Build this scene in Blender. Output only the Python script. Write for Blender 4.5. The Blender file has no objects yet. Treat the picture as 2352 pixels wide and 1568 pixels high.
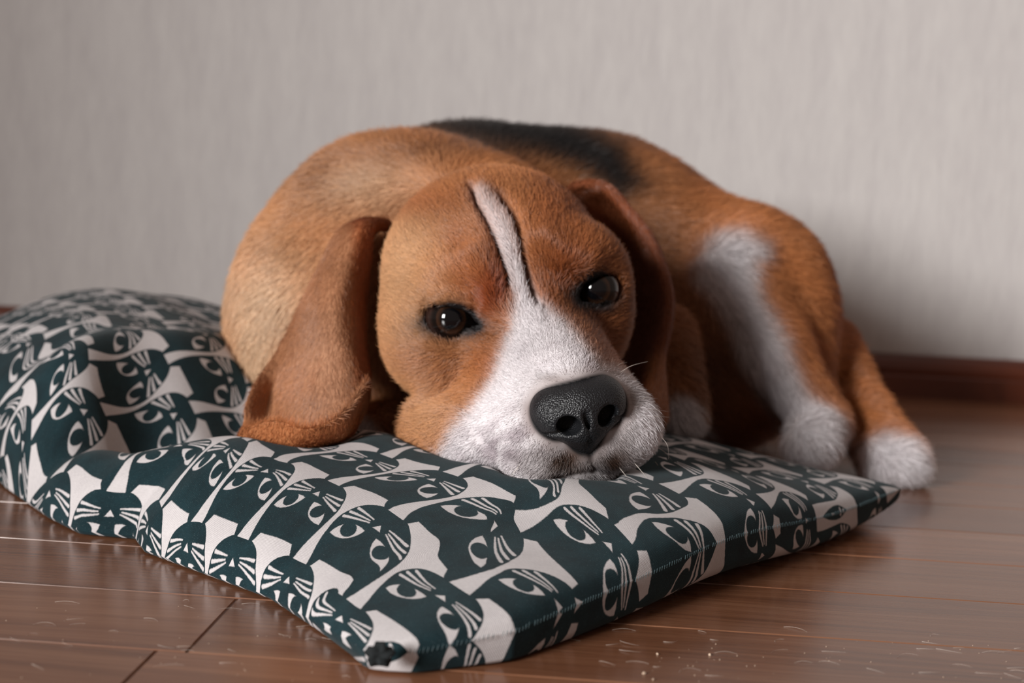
import bpy, bmesh, math, random
import numpy as np
from mathutils import Vector, Matrix

random.seed(7); rng = np.random.default_rng(7)
scene = bpy.context.scene
COL = scene.collection

# ------------------------------------------------------------------ camera
FW, FH, FPX = 2352.0, 1568.0, 3267.0
CAM_H = 0.152
YAW, PITCH, ROLL = math.radians(3.9), math.radians(6.0), math.radians(2.7)
cam_pos = np.array([0.0, 0.0, CAM_H])
fwd = np.array([-math.sin(YAW)*math.cos(PITCH), math.cos(YAW)*math.cos(PITCH), -math.sin(PITCH)])
r0 = np.array([math.cos(YAW), math.sin(YAW), 0.0]); u0 = np.cross(r0, fwd)
rgt = r0*math.cos(ROLL) + u0*math.sin(ROLL)
upv = -r0*math.sin(ROLL) + u0*math.cos(ROLL)
CAMM = np.array([rgt, upv, fwd])            # rows

def P(px, py, d):
    """photo pixel + distance along the optical axis -> world point"""
    return cam_pos + d*(fwd + (px-FW/2)/FPX*rgt - (py-FH/2)/FPX*upv)

def proj(p):
    c = (np.asarray(p) - cam_pos) @ CAMM.T
    return np.stack([c[..., 0]/c[..., 2]*FPX + FW/2, FH/2 - c[..., 1]/c[..., 2]*FPX, c[..., 2]], -1)

def on_z(px, py, z=0.0):
    v = P(px, py, 1.0) - cam_pos
    return cam_pos + v*((z - CAM_H)/v[2])

cd = bpy.data.cameras.new('camera'); cam = bpy.data.objects.new('camera', cd); COL.objects.link(cam)
cd.sensor_width = 36.0; cd.lens = FPX/FW*36.0; cd.clip_start = 0.01
m = Matrix(((rgt[0], upv[0], -fwd[0], 0), (rgt[1], upv[1], -fwd[1], 0), (rgt[2], upv[2], -fwd[2], CAM_H), (0, 0, 0, 1)))
cam.matrix_world = m
cd.dof.use_dof = True; cd.dof.focus_distance = 0.545; cd.dof.aperture_fstop = 9.0
scene.camera = cam

# ------------------------------------------------------------------ light
WALL_Y = 1.19
world = bpy.data.worlds.new('world'); scene.world = world; world.use_nodes = True
bg = world.node_tree.nodes['Background']
bg.inputs[0].default_value = (1.0, 0.77, 0.66, 1); bg.inputs[1].default_value = 0.21

def area(name, loc, target, size, size_y, power, color):
    l = bpy.data.lights.new(name, 'AREA'); l.shape = 'RECTANGLE'; l.size = size; l.size_y = size_y
    l.energy = power; l.color = color
    o = bpy.data.objects.new(name, l); COL.objects.link(o); o.location = loc
    o.rotation_euler = (Vector(target) - Vector(loc)).to_track_quat('-Z', 'Y').to_euler()
    return o
key = area('window_daylight', (-1.60, -1.68, 0.88), (0.61, 1.15, 0.15), 0.7, 0.8, 9.8, (1.0, 0.985, 0.97))
key.data.spread = math.radians(44)

scene.view_settings.view_transform = 'Standard'; scene.view_settings.look = 'None'
scene.view_settings.gamma = 1.0; scene.view_settings.use_curve_mapping = False
scene.view_settings.exposure = 0.0

# ------------------------------------------------------------------ helpers
def srgb(r, g, b):
    f = lambda c: (c/255/12.92 if c/255 <= 0.04045 else ((c/255+0.055)/1.055)**2.4)
    return (f(r), f(g), f(b), 1.0)

def link(o, parent=None):
    COL.objects.link(o)
    if parent is not None: o.parent = parent
    return o

def mesh_obj(name, verts, faces, mat=None, parent=None, smooth=True):
    me = bpy.data.meshes.new(name)
    verts = np.asarray(verts, np.float32); 
    if isinstance(faces, np.ndarray):
        n, k = faces.shape
        me.vertices.add(len(verts)); me.vertices.foreach_set('co', verts.ravel())
        me.loops.add(n*k); me.loops.foreach_set('vertex_index', faces.astype(np.int32).ravel())
        me.polygons.add(n); me.polygons.foreach_set('loop_start', np.arange(0, n*k, k, dtype=np.int32))
        me.update(calc_edges=True); me.validate()
    else:
        me.from_pydata([tuple(v) for v in verts.tolist()], [], faces); me.update()
    if smooth: me.polygons.foreach_set('use_smooth', [True]*len(me.polygons))
    if mat: me.materials.append(mat)
    return link(bpy.data.objects.new(name, me), parent)

def empty(name, loc=(0, 0, 0)):
    o = bpy.data.objects.new(name, None); o.location = loc; o.empty_display_size = 0.05
    return link(o)

def tag(o, label=None, cat=None, group=None, kind=None):
    if label: o['label'] = label
    if cat: o['category'] = cat
    if group: o['group'] = group
    if kind: o['kind'] = kind
    return o

def material(name):
    m = bpy.data.materials.new(name); m.use_nodes = True
    nt = m.node_tree; return m, nt, nt.nodes['Principled BSDF']

class X:
    """tiny expression compiler: python arithmetic -> Math nodes"""
    nt = None
    def __init__(s, v): s.v = v
    @staticmethod
    def op(o, *a, clamp=False):
        n = X.nt.nodes.new('ShaderNodeMath'); n.operation = o; n.use_clamp = clamp
        for i, q in enumerate(a):
            q = q.v if isinstance(q, X) else q
            if isinstance(q, (int, float)): n.inputs[i].default_value = q
            else: X.nt.links.new(q, n.inputs[i])
        return X(n.outputs[0])
    def __add__(s, o): return X.op('ADD', s, o)
    __radd__ = __add__
    def __sub__(s, o): return X.op('SUBTRACT', s, o)
    def __rsub__(s, o): return X.op('SUBTRACT', o, s)
    def __mul__(s, o): return X.op('MULTIPLY', s, o)
    __rmul__ = __mul__
    def __truediv__(s, o): return X.op('DIVIDE', s, o)
    def __neg__(s): return X.op('MULTIPLY', s, -1.0)
def xabs(a): return X.op('ABSOLUTE', a)
def xmin(a, b): return X.op('MINIMUM', a, b)
def xmax(a, b): return X.op('MAXIMUM', a, b)
def xfloor(a): return X.op('FLOOR', a)
def xsqrt(a): return X.op('SQRT', a)
def xlen(a, b): return xsqrt(a*a + b*b)
def xclamp(a): return X.op('ADD', a, 0.0, clamp=True)
def step_aa(d, w): return xclamp(0.5 - d/w)          # 1 inside (d<0)

def mixcol(nt, fac, a, b, blend='MIX'):
    n = nt.nodes.new('ShaderNodeMix'); n.data_type = 'RGBA'; n.blend_type = blend
    for sock, q in ((n.inputs[0], fac), (n.inputs[6], a), (n.inputs[7], b)):
        q = q.v if isinstance(q, X) else q
        if isinstance(q, (int, float, tuple)): sock.default_value = q
        else: nt.links.new(q, sock)
    return n.outputs[2]

def noise(nt, vec, scale, detail=3, rough=0.5):
    n = nt.nodes.new('ShaderNodeTexNoise'); n.inputs['Scale'].default_value = scale
    n.inputs['Detail'].default_value = detail; n.inputs['Roughness'].default_value = rough
    if vec is not None: nt.links.new(vec, n.inputs['Vector'])
    return n.outputs[0]

def mapping(nt, vec, scale=(1, 1, 1), loc=(0, 0, 0)):
    n = nt.nodes.new('ShaderNodeMapping'); n.inputs['Scale'].default_value = scale; n.inputs['Location'].default_value = loc
    nt.links.new(vec, n.inputs['Vector']); return n.outputs[0]

def bump(nt, height, strength, dist, bsdf):
    n = nt.nodes.new('ShaderNodeBump'); n.inputs['Strength'].default_value = strength; n.inputs['Distance'].default_value = dist
    nt.links.new(height.v if isinstance(height, X) else height, n.inputs['Height']); nt.links.new(n.outputs[0], bsdf.inputs['Normal'])

def ramp(nt, fac, stops):
    n = nt.nodes.new('ShaderNodeValToRGB'); e = n.color_ramp.elements
    while len(e) < len(stops): e.new(0.5)
    for k, (p, c) in enumerate(stops): e[k].position = p; e[k].color = c
    nt.links.new(fac.v if isinstance(fac, X) else fac, n.inputs[0]); return n.outputs[0]

# ------------------------------------------------------------------ setting: wall, baseboard, floor of strips
def wall_material():
    m, nt, b = material('linen_wallpaper'); X.nt = nt
    tc = nt.nodes.new('ShaderNodeTexCoord').outputs['Object']
    a = noise(nt, mapping(nt, tc, (260, 1, 45)), 1.0, 3, 0.6)
    c = noise(nt, mapping(nt, tc, (60, 1, 9)), 1.0, 3, 0.6)
    d = noise(nt, mapping(nt, tc, (420, 1, 420)), 1.0, 2, 0.5)
    s = noise(nt, tc, 11.0, 2, 0.5)
    h = X(a)*0.6 + X(c)*0.9 + X(d)*0.35
    col = ramp(nt, X(a)*0.5 + X(c)*0.5, [(0.25, srgb(176, 171, 170)), (0.75, srgb(195, 191, 188))])
    spots = X.op('GREATER_THAN', X(s), 0.76)
    col = mixcol(nt, spots*0.25, col, srgb(150, 140, 138))
    nt.links.new(col, b.inputs['Base Color']); b.inputs['Roughness'].default_value = 0.85
    bump(nt, h, 0.42, 0.0012, b)
    return m
WALLM = wall_material()
def box(x0, x1, y0, y1, z0, z1):
    v = [(x, y, z) for x in (x0, x1) for y in (y0, y1) for z in (z0, z1)]
    f = [(0, 1, 3, 2), (4, 6, 7, 5), (0, 4, 5, 1), (2, 3, 7, 6), (0, 2, 6, 4), (1, 5, 7, 3)]
    return v, f
v, f = box(-2.2, 2.2, WALL_Y, WALL_Y+0.1, 0.0, 1.6)
wall = tag(mesh_obj('wall_back', v, f, WALLM, smooth=False), 'pale pinkish grey wall with woven linen wallpaper', kind='structure')

def wood_material(name, base, dark, light, rough, grain=1.0, rnd=True):
    m, nt, b = material(name); X.nt = nt
    tc = nt.nodes.new('ShaderNodeTexCoord').outputs['Object']
    oi = nt.nodes.new('ShaderNodeObjectInfo')
    comb = nt.nodes.new('ShaderNodeCombineXYZ')
    for k in range(3): nt.links.new((X(oi.outputs['Random'])*(7.3+k*3.1)).v, comb.inputs[k])
    va = nt.nodes.new('ShaderNodeVectorMath'); va.operation = 'ADD'; nt.links.new(tc, va.inputs[0]); nt.links.new(comb.outputs[0], va.inputs[1])
    vec = va.outputs[0]
    warp = noise(nt, mapping(nt, vec, (2.2, 16, 2)), 1.0, 2)
    wv = nt.nodes.new('ShaderNodeVectorMath'); wv.operation = 'MULTIPLY_ADD'
    nt.links.new(warp, wv.inputs[0]); wv.inputs[1].default_value = (0.0, 0.05, 0); nt.links.new(vec, wv.inputs[2])
    g1 = noise(nt, mapping(nt, wv.outputs[0], (6, 330, 6)), 1.0, 4, 0.65)
    g2 = noise(nt, mapping(nt, wv.outputs[0], (1.6, 70, 3)), 1.0, 3, 0.6)
    pores = noise(nt, mapping(nt, vec, (45, 1500, 6)), 1.0, 2, 0.5)
    c = ramp(nt, X(g1)*0.5*grain + X(g2)*0.6, [(0.32, dark), (0.52, base), (0.78, light)])
    c = mixcol(nt, X.op('GREATER_THAN', X(pores), 0.63)*0.35, c, dark)
    if rnd:
        hs = nt.nodes.new('ShaderNodeHueSaturation'); nt.links.new(c, hs.inputs['Color'])
        nt.links.new((X(oi.outputs['Random'])*0.35 + 0.85).v, hs.inputs['Value']); c = hs.outputs[0]
    nt.links.new(c, b.inputs['Base Color'])
    nt.links.new((X(g2)*0.10 + (rough-0.05)).v, b.inputs['Roughness'])
    b.inputs['Specular IOR Level'].default_value = 0.5
    bump(nt, X(pores)*0.6 + X(g1)*0.4, 0.12, 0.0004, b)
    return m
FLOORM = wood_material('laminate_floor', srgb(120, 79, 56), srgb(84, 52, 36), srgb(144, 103, 78), 0.22)
BASEM = wood_material('baseboard_wood', srgb(92, 44, 27), srgb(62, 28, 17), srgb(112, 58, 38), 0.35, rnd=False)
SUBM, nts, bs = material('joint_dust'); bs.inputs['Base Color'].default_value = srgb(168, 132, 110); bs.inputs['Roughness'].default_value = 0.8

v, f = box(-2.2, 2.2, -1.2, WALL_Y+0.1, -0.03, -0.0006)
floor = tag(mesh_obj('floor', v, f, SUBM, smooth=False), 'brown wood strip laminate floor with a soft shine', kind='structure')
PLW, PLL = 0.0620, 0.53
def plank_mesh(L, W):
    bm = bmesh.new(); bmesh.ops.create_cube(bm, size=1.0)
    bmesh.ops.scale(bm, vec=(L-0.0002, W-0.0002, 0.008), verts=bm.verts)
    bmesh.ops.bevel(bm, geom=[e for e in bm.edges if all(vv.co.z > 0 for vv in e.verts)], offset=0.0006, segments=2, affect='EDGES')
    bmesh.ops.delete(bm, geom=[fc for fc in bm.faces if fc.normal.z < -0.9], context='FACES')
    me = bpy.data.meshes.new('plank'); bm.to_mesh(me); bm.free(); me.materials.append(FLOORM); return me
pm = plank_mesh(PLL, PLW)
SEAM_Y = 0.4985                                  # a joint measured in the photograph
row = -24
while SEAM_Y + row*PLW < WALL_Y:
    y0 = SEAM_Y + row*PLW
    off = ((row*0.377) % 1.0)*PLL
    jx = {-1: on_z(380, 1548)[0], 0: -0.01, 1: 0.03, 2: 0.05, 3: -0.02, 4: 0.06, 5: 0.02, 6: 0.1, 7: 0.0, 8: 0.1, 9: -0.05, 10: 0.08}.get(row)   # end joints read off the photograph or hidden under the pillow
    if jx is not None: off = (jx + 1.86) % PLL
    x = -1.86 - PLL + off
    while x < 1.86:
        near = -0.9 < x + PLL/2 < 0.95
        o = bpy.data.objects.new('plank', pm); o.location = (x+PLL/2, y0+PLW/2, -0.004)
        link(o, floor); x += PLL
    row += 1

# baseboard: profiled strip along the wall
prof = [(0, 0), (-0.014, 0), (-0.014, 0.017), (-0.011, 0.019), (-0.0115, 0.023), (-0.009, 0.029), (-0.004, 0.0335), (0, 0.034)]
vv, ff = [], []
n = len(prof)
for x in (-2.2, 2.2):
    for (a, z) in prof: vv.append((x, WALL_Y + a, z))
for k in range(n): ff.append((k, (k+1) % n, n + (k+1) % n, n + k))
ff += [tuple(range(n-1, -1, -1)), tuple(range(n, 2*n))]
tag(mesh_obj('baseboard_back', vv, ff, BASEM, smooth=False), 'dark reddish brown wooden baseboard under the wallpaper', kind='structure')
# ------------------------------------------------------------------ beagle: implicit body
def smin(a, b, k):
    h = np.clip(0.5+0.5*(b-a)/k, 0, 1); return b*(1-h)+a*h - k*h*(1-h)
def smax(a, b, k): return -smin(-a, -b, k)
HS = 0.0105                                              # head unit (about a centimetre)
HRW = np.array([[0.9368, 0.2717, -0.2205], [0.2364, -0.956, -0.1735], [0.2579, -0.1104, 0.9598]])
HT = cam_pos + CAMM.T @ (np.array([0.005262055, 0.0162729, 0.6086978])*1.05)
def Hd(x, y, z): return HRW @ (np.array([x, y, z])*HS) + HT
def px2m(rpx, d): return rpx/FPX*d

class Ell:
    def __init__(s, c, r, R=np.eye(3), k=0.01): s.c, s.r, s.R, s.k = np.asarray(c), np.asarray(r), R, k; s.rad = max(r)
    def ev(s, p):
        q = (p-s.c) @ s.R
        k0 = np.linalg.norm(q/s.r, axis=-1); k1 = np.linalg.norm(q/(s.r**2), axis=-1)+1e-9
        return k0*(k0-1.0)/k1
    def box(s): return s.c-s.rad, s.c+s.rad
class Cone:
    def __init__(s, a, b, ra, rb, k=0.01): s.a, s.b, s.ra, s.rb, s.k = np.asarray(a), np.asarray(b), ra, rb, k
    def ev(s, p):
        ab = s.b-s.a; t = np.clip(((p-s.a) @ ab)/(ab@ab), 0, 1)
        return np.linalg.norm(p-s.a-t[..., None]*ab, axis=-1) - (s.ra+(s.rb-s.ra)*t)
    def box(s):
        m = max(s.ra, s.rb); return np.minimum(s.a, s.b)-m, np.maximum(s.a, s.b)+m
def HE(c, r, k=1.0, R=None):
    return Ell(Hd(*c), np.array(r)*HS, HRW if R is None else HRW @ R, k*HS)
def HC(a, b, ra, rb, k=1.0): return Cone(Hd(*a), Hd(*b), ra*HS, rb*HS, k*HS)
def PS(px, py, d, r, k=0.012): return Ell(P(px, py, d), np.full(3, px2m(r, d)), k=k)
def PC(a, b, k=0.012): return Cone(P(*a[:3]), P(*b[:3]), px2m(a[3], a[2]), px2m(b[3], b[2]), k)

head = [HE((-0.45, -4.2, 0.9), (4.85, 5.4, 4.5), 1),
        HE((-0.25, -1.0, 0.8), (3.5, 2.8, 2.7), 1.5)]
for sx in (-1, 1):
    head += [HE((sx*2.35, -0.1, 1.45), (1.5, 1.3, 1.2), 0.9),
             HE((-3.8 if sx < 0 else 2.75, -2.4, -1.2 if sx < 0 else -1.6), (2.3 if sx < 0 else 2.0, 3.6, 2.6), 1.4),
             HC((sx*(1.2 if sx < 0 else 0.9), 0.8, -2.0), (sx*(1.4 if sx < 0 else 1.1), 6.5, -3.5), 1.8, 1.55, 1.0),
             HC((sx*(2.3 if sx < 0 else 1.3), 2.4, -3.9), (sx*1.7, 6.7, -4.3), 1.6, 1.45, 1.0)]
head += [HE((3.25, -1.1, 0.1), (1.6, 1.8, 2.1), 1.2), HC((0, 0.6, -0.9), (0, 6.7, -1.9), 2.0, 1.45, 1.2),
         HE((0, 6.5, -4.0), (1.5, 1.3, 1.4), 0.8),
         HC((0, 2.0, -4.6), (0, 6.9, -5.1), 1.9, 1.2, 0.6),
         HE((-0.4, -1.5, -3.8), (3.1, 5.0, 2.5), 1.5),
         PC((982, 985, 0.635, 62), (1090, 1000, 0.605, 78), 0.016)]
body = [PC((1090, 600, 0.76, 240), (920, 640, 0.80, 310), 0.02),
        PC((945, 635, 0.80, 322), (850, 735, 0.80, 322), 0.02)]
back = [PC((1080, 650, 0.88, 365), (1350, 690, 0.90, 352), 0.03),
        PC((1350, 690, 0.90, 352), (1620, 770, 0.88, 272), 0.03),
        PS(1685, 705, 0.86, 205, 0.03)]
legs = [PC((1725, 660, 0.85, 150), (1850, 900, 0.82, 66), 0.02),
        PC((1672, 622, 0.81, 88), (1770, 790, 0.80, 74), 0.014),
        PC((1770, 790, 0.80, 74), (1878, 955, 0.80, 60), 0.008),
        PC((1882, 985, 0.80, 60), (1862, 1022, 0.765, 56), 0.01),
        PC((1915, 780, 0.88, 48), (1985, 965, 0.83, 56), 0.012),
        PC((1985, 965, 0.83, 56), (2048, 1048, 0.805, 68), 0.012),
        PC((2040, 1052, 0.80, 60), (2072, 1066, 0.79, 58), 0.008),
        PC((1520, 780, 0.77, 75), (1572, 950, 0.73, 46), 0.012),
        PC((846, 990, 0.69, 34), (910, 950, 0.76, 60), 0.01)]
PRIMS = back + body + head + legs
EYES = []                                                # filled below: (polygon, ball centre, radius)

def poly_sd(x, y, poly):
    """signed distance in pixels to a polygon, negative inside"""
    poly = np.asarray(poly, float); n = len(poly)
    d = np.full(x.shape, 1e18); inside = np.zeros(x.shape, bool)
    for i in range(n):
        a, b = poly[i], poly[(i+1) % n]; e = b-a
        wx, wy = x-a[0], y-a[1]
        t = np.clip((wx*e[0]+wy*e[1])/(e@e), 0, 1)
        d = np.minimum(d, (wx-t*e[0])**2+(wy-t*e[1])**2)
        c = (a[1] <= y) != (b[1] <= y)
        with np.errstate(divide='ignore', invalid='ignore'):
            xi = a[0] + (y-a[1])*e[0]/(e[1] if e[1] != 0 else 1e-9)
        inside ^= c & (x < xi)
    return np.sqrt(d)*np.where(inside, -1, 1)
def line_d(x, y, pts):
    d = np.full(x.shape, 1e18); pts = np.asarray(pts, float)
    for a, b in zip(pts[:-1], pts[1:]):
        e = b-a; t = np.clip(((x-a[0])*e[0]+(y-a[1])*e[1])/(e@e), 0, 1)
        d = np.minimum(d, np.hypot(x-a[0]-t*e[0], y-a[1]-t*e[1]))
    return d

def body_sdf(p, detail=True):
    d = np.full(p.shape[:-1], 0.06)
    for q in PRIMS:
        lo, hi = q.box(); mg = q.k+0.012
        m = np.all((p > lo-mg) & (p < hi+mg), axis=-1)
        if m.any(): d[m] = smin(d[m], q.ev(p[m]), q.k)
    if detail:
        for (poly, c, r) in EYES:
            m = np.linalg.norm(p-c, axis=-1) < 3.2*r
            if m.any():
                pr = proj(p[m]); pd = poly_sd(pr[:, 0], pr[:, 1], poly)*(pr[:, 2]/FPX)
                carve = np.maximum(pd, pr[:, 2] - proj(c)[2])
                ball = np.linalg.norm(p[m]-c, axis=-1) - (r+0.0006)
                d[m] = smax(d[m], -np.minimum(carve, ball), 0.0012)
    return smax(d, 0.0025-p[..., 2], 0.004)

def march(px, py, d0=0.5, d1=1.1):
    d = d0
    for _ in range(200):
        e = body_sdf(P(px, py, d)[None], False)[0]
        if e < 2e-4: return d
        d += max(e*0.7, 2e-4)
    return None
EYE_POLY = {-1: [(984, 738), (992, 726), (1010, 712), (1035, 704), (1062, 708), (1082, 721), (1102, 747), (1080, 753), (1050, 758), (1015, 754), (996, 747)],
            1: [(1334, 668), (1342, 648), (1360, 634), (1382, 632), (1399, 642), (1407, 662), (1403, 682), (1388, 696), (1364, 698), (1338, 694), (1331, 682)]}
EYE_C = {-1: (1036, 732), 1: (1368, 664)}
for sx in (-1, 1):
    cx, cy = EYE_C[sx]; r = 0.0122 if sx < 0 else 0.0108
    ds = march(cx, cy)
    EYES.append((EYE_POLY[sx], P(cx, cy, ds + r - (0.0012 if sx < 0 else -0.0004)), r))
    print('eye depth', ds)

def surface_nets(F, lo, h):
    """naive surface nets on a regular grid"""
    s = F < 0; n = np.array(F.shape)
    c = np.zeros(n-1, np.int8)
    for i in (0, 1):
        for j in (0, 1):
            for k in (0, 1): c += s[i:n[0]-1+i, j:n[1]-1+j, k:n[2]-1+k]
    act = (c > 0) & (c < 8); idx = np.full(n-1, -1, np.int64); ijk = np.argwhere(act); idx[act] = np.arange(len(ijk))
    acc = np.zeros((len(ijk), 3)); cnt = np.zeros(len(ijk))
    corners = [(i, j, k) for i in (0, 1) for j in (0, 1) for k in (0, 1)]
    for a in corners:
        for ax_ in range(3):
            if a[ax_]: continue
            b = list(a); b[ax_] = 1
            fa = F[tuple((ijk+a).T)]; fb = F[tuple((ijk+b).T)]
            m = (fa < 0) != (fb < 0); t = np.where(m, fa/(fa-fb+1e-20), 0)
            pt = np.array(a, float)[None].repeat(len(ijk), 0); pt[:, ax_] += t
            acc[m] += pt[m]; cnt[m] += 1
    V = lo + h*(ijk + acc/cnt[:, None])
    Q = []
    for ax_ in range(3):
        u, v = (ax_+1) % 3, (ax_+2) % 3
        sl0 = [slice(None)]*3; sl1 = [slice(None)]*3; sl0[ax_] = slice(0, -1); sl1[ax_] = slice(1, None)
        e = np.argwhere(s[tuple(sl0)] != s[tuple(sl1)])
        e = e[(e[:, u] > 0) & (e[:, v] > 0) & (e[:, u] < n[u]-1) & (e[:, v] < n[v]-1)]
        ou = np.zeros(3, int); ou[u] = 1; ov = np.zeros(3, int); ov[v] = 1
        q = np.stack([idx[tuple((e-ou-ov).T)], idx[tuple((e-ov).T)], idx[tuple(e.T)], idx[tuple((e-ou).T)]], -1)
        fl = ~s[tuple(e.T)]; q[fl] = q[fl][:, ::-1]
        Q.append(q)
    return V, np.concatenate(Q)

def grid_eval(fn, lo, hi, h):
    n = np.ceil((hi-lo)/h).astype(int)+1
    F = np.empty(n, np.float32); yz = np.stack(np.meshgrid(np.arange(n[1]), np.arange(n[2]), indexing='ij'), -1)
    for i0 in range(0, n[0], 16):
        i1 = min(n[0], i0+16)
        g = np.stack(np.meshgrid(np.arange(i0, i1), np.arange(n[1]), np.arange(n[2]), indexing='ij'), -1)*h + lo
        F[i0:i1] = fn(g.reshape(-1, 3)).reshape(g.shape[:3])
    return F

def grad(fn, p, e=4e-4):
    k = np.array([[1, -1, -1], [-1, -1, 1], [-1, 1, -1], [1, 1, 1]], float)
    g = sum(v[None]*fn(p+e*v)[:, None] for v in k); return g/(4*e)
def project(fn, p, it=2):
    for _ in range(it):
        g = grad(fn, p); d = fn(p); g2 = (g*g).sum(1)+1e-6
        st = (d/g2)[:, None]*g; ln = np.linalg.norm(st, axis=1, keepdims=True)
        p = p - st*np.minimum(1, 0.003/(ln+1e-9))
    return p
# ---- nose (own part), fitted over the muzzle tip
def NP(px, py, d): return P(px, py, d)
nose_d = proj(Hd(0, 8.2, -2.3))[2]
NOSE = [HE((0, 7.65, -2.3), (1.66, 1.25, 0.90), 0.5), HE((-0.92, 7.6, -2.65), (0.90, 1.15, 0.95), 0.5), HE((0.95, 7.6, -2.65), (0.90, 1.15, 0.95), 0.5),
        HE((0, 8.05, -2.75), (0.95, 0.95, 0.95), 0.5), HC((0, 7.9, -3.2), (0, 7.45, -4.25), 0.95, 0.55, 0.5)]
def nose_sdf(p):
    d = np.full(p.shape[:-1], 0.05)
    for q in NOSE: d = smin(d, q.ev(p), q.k)
    for sx, cx, cy in ((-1, 1308, 972), (1, 1400, 952)):
        c = Hd(-0.68 if sx < 0 else 0.84, 8.75, -2.82)
        R = HRW @ np.array(Matrix.Rotation(sx*-0.5, 3, 'Y'))
        d = smax(d, -Ell(c, np.array((0.45, 0.95, 0.40))*HS, R).ev(p), 0.0012)
        d = smax(d, -Cone(Hd(sx*0.9, 8.7, -3.05), Hd(sx*1.75, 8.1, -3.2), 0.15*HS, 0.07*HS).ev(p), 0.001)
    d = smax(d, -Cone(Hd(0, 9.05, -2.5), Hd(0, 8.35, -4.5), 0.10*HS, 0.12*HS).ev(p), 0.0015)
    return d

RELIEF = [  # polyline in the photograph, width (px), height (mm): folds of skin modelled on the head
    ([(1083, 430), (1092, 458), (1114, 494), (1132, 532), (1147, 577), (1160, 622), (1169, 668)], 9, -8.0),
    ([(1152, 456), (1172, 480), (1188, 512), (1198, 552), (1206, 602), (1216, 650), (1234, 692)], 9, -7.5),
    ([(1112, 448), (1150, 505), (1176, 565), (1189, 622), (1198, 670)], 17, 2.2),
    ([(1095, 600), (1128, 655), (1136, 712)], 36, 6.5),
    ([(1250, 560), (1290, 600), (1345, 606)], 34, 4.0),
    ([(1062, 555), (1075, 575)], 30, -0.9),
    ([(1290, 520), (1320, 530)], 26, -0.9),
    ([(985, 704), (1030, 684), (1080, 694)], 15, 2.6),
    ([(1098, 756), (1135, 768), (1168, 752)], 11, -3.0),
    ([(990, 792), (1050, 802), (1095, 790)], 18, 1.3),
    ([(975, 770), (1010, 790), (1060, 797)], 9, -0.8),
    ([(955, 932), (1000, 918), (1050, 920), (1078, 940)], 16, -2.6),
    ([(1085, 985), (1120, 1030), (1180, 1066)], 12, -1.2),
    ([(1040, 1020), (1085, 1065)], 14, -1.0),
    ([(1353, 1020), (1362, 1060), (1372, 1090)], 8, -1.2),
    ([(1280, 1100), (1330, 1090), (1372, 1086), (1430, 1094), (1470, 1104)], 9, -2.2),
    ([(1262, 735), (1250, 700)], 9, -1.0),
    ([(1345, 700), (1375, 712), (1400, 700)], 12, 1.0),
    ([(1395, 790), (1385, 830)], 12, -0.8)]

def build_body_mesh():
    lo = np.array([-.33, .46, -.005]); hi = np.array([.33, 1.04, .24]); h = 0.003
    V, Q = surface_nets(grid_eval(body_sdf, lo, hi, h), lo, h)
    V = project(body_sdf, V, 2)
    o = mesh_obj('body', V, Q); me = o.data
    hc = Hd(0, 1.0, -1.2)
    def coords():
        c = np.empty(len(me.vertices)*3, np.float32); me.vertices.foreach_get('co', c); return c.reshape(-1, 3).astype(float)
    for lvl, rad in ((0, 0.110), (1, 0.098)):
        bm = bmesh.new(); bm.from_mesh(me); bm.verts.ensure_lookup_table()
        V = coords(); pr = proj(V)
        sel = (np.linalg.norm(V-hc, axis=1) < rad) & (pr[:, 2] < 0.71)
        if lvl: sel &= poly_sd(pr[:, 0], pr[:, 1], [(820, 360), (1420, 360), (1450, 700), (1560, 1000), (1540, 1140), (900, 1140), (840, 800)]) < 0
        fs = [f for f in bm.faces if all(sel[v.index] for v in f.verts)]
        es = list({e for f in fs for e in f.edges})
        bmesh.ops.subdivide_edges(bm, edges=es, cuts=1, use_grid_fill=True)
        bmesh.ops.triangulate(bm, faces=[f for f in bm.faces if len(f.verts) > 4])
        bm.to_mesh(me); bm.free()
        V = coords(); m = np.linalg.norm(V-hc, axis=1) < rad+0.01
        V[m] = project(body_sdf, V[m], 2 if lvl else 1)
        me.vertices.foreach_set('co', V.astype(np.float32).ravel()); me.update()
    # folds
    V = coords(); pr = proj(V); m = (np.linalg.norm(V-hc, axis=1) < 0.125) & (pr[:, 2] < 0.72)
    g = grad(body_sdf, V[m]); g /= np.linalg.norm(g, axis=1, keepdims=True)+1e-9
    view = V[m]-cam_pos; view /= np.linalg.norm(view, axis=1, keepdims=True)
    face = np.clip(-(g*view).sum(1)*2.5, 0, 1)
    dz = np.zeros(m.sum())
    for (pl, w, mm) in RELIEF: dz += mm*0.001*np.exp(-(line_d(pr[m, 0], pr[m, 1], pl)/w)**2)
    V[m] += g*(dz*face)[:, None]
    me.vertices.foreach_set('co', V.astype(np.float32).ravel()); me.update()
    return o

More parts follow.
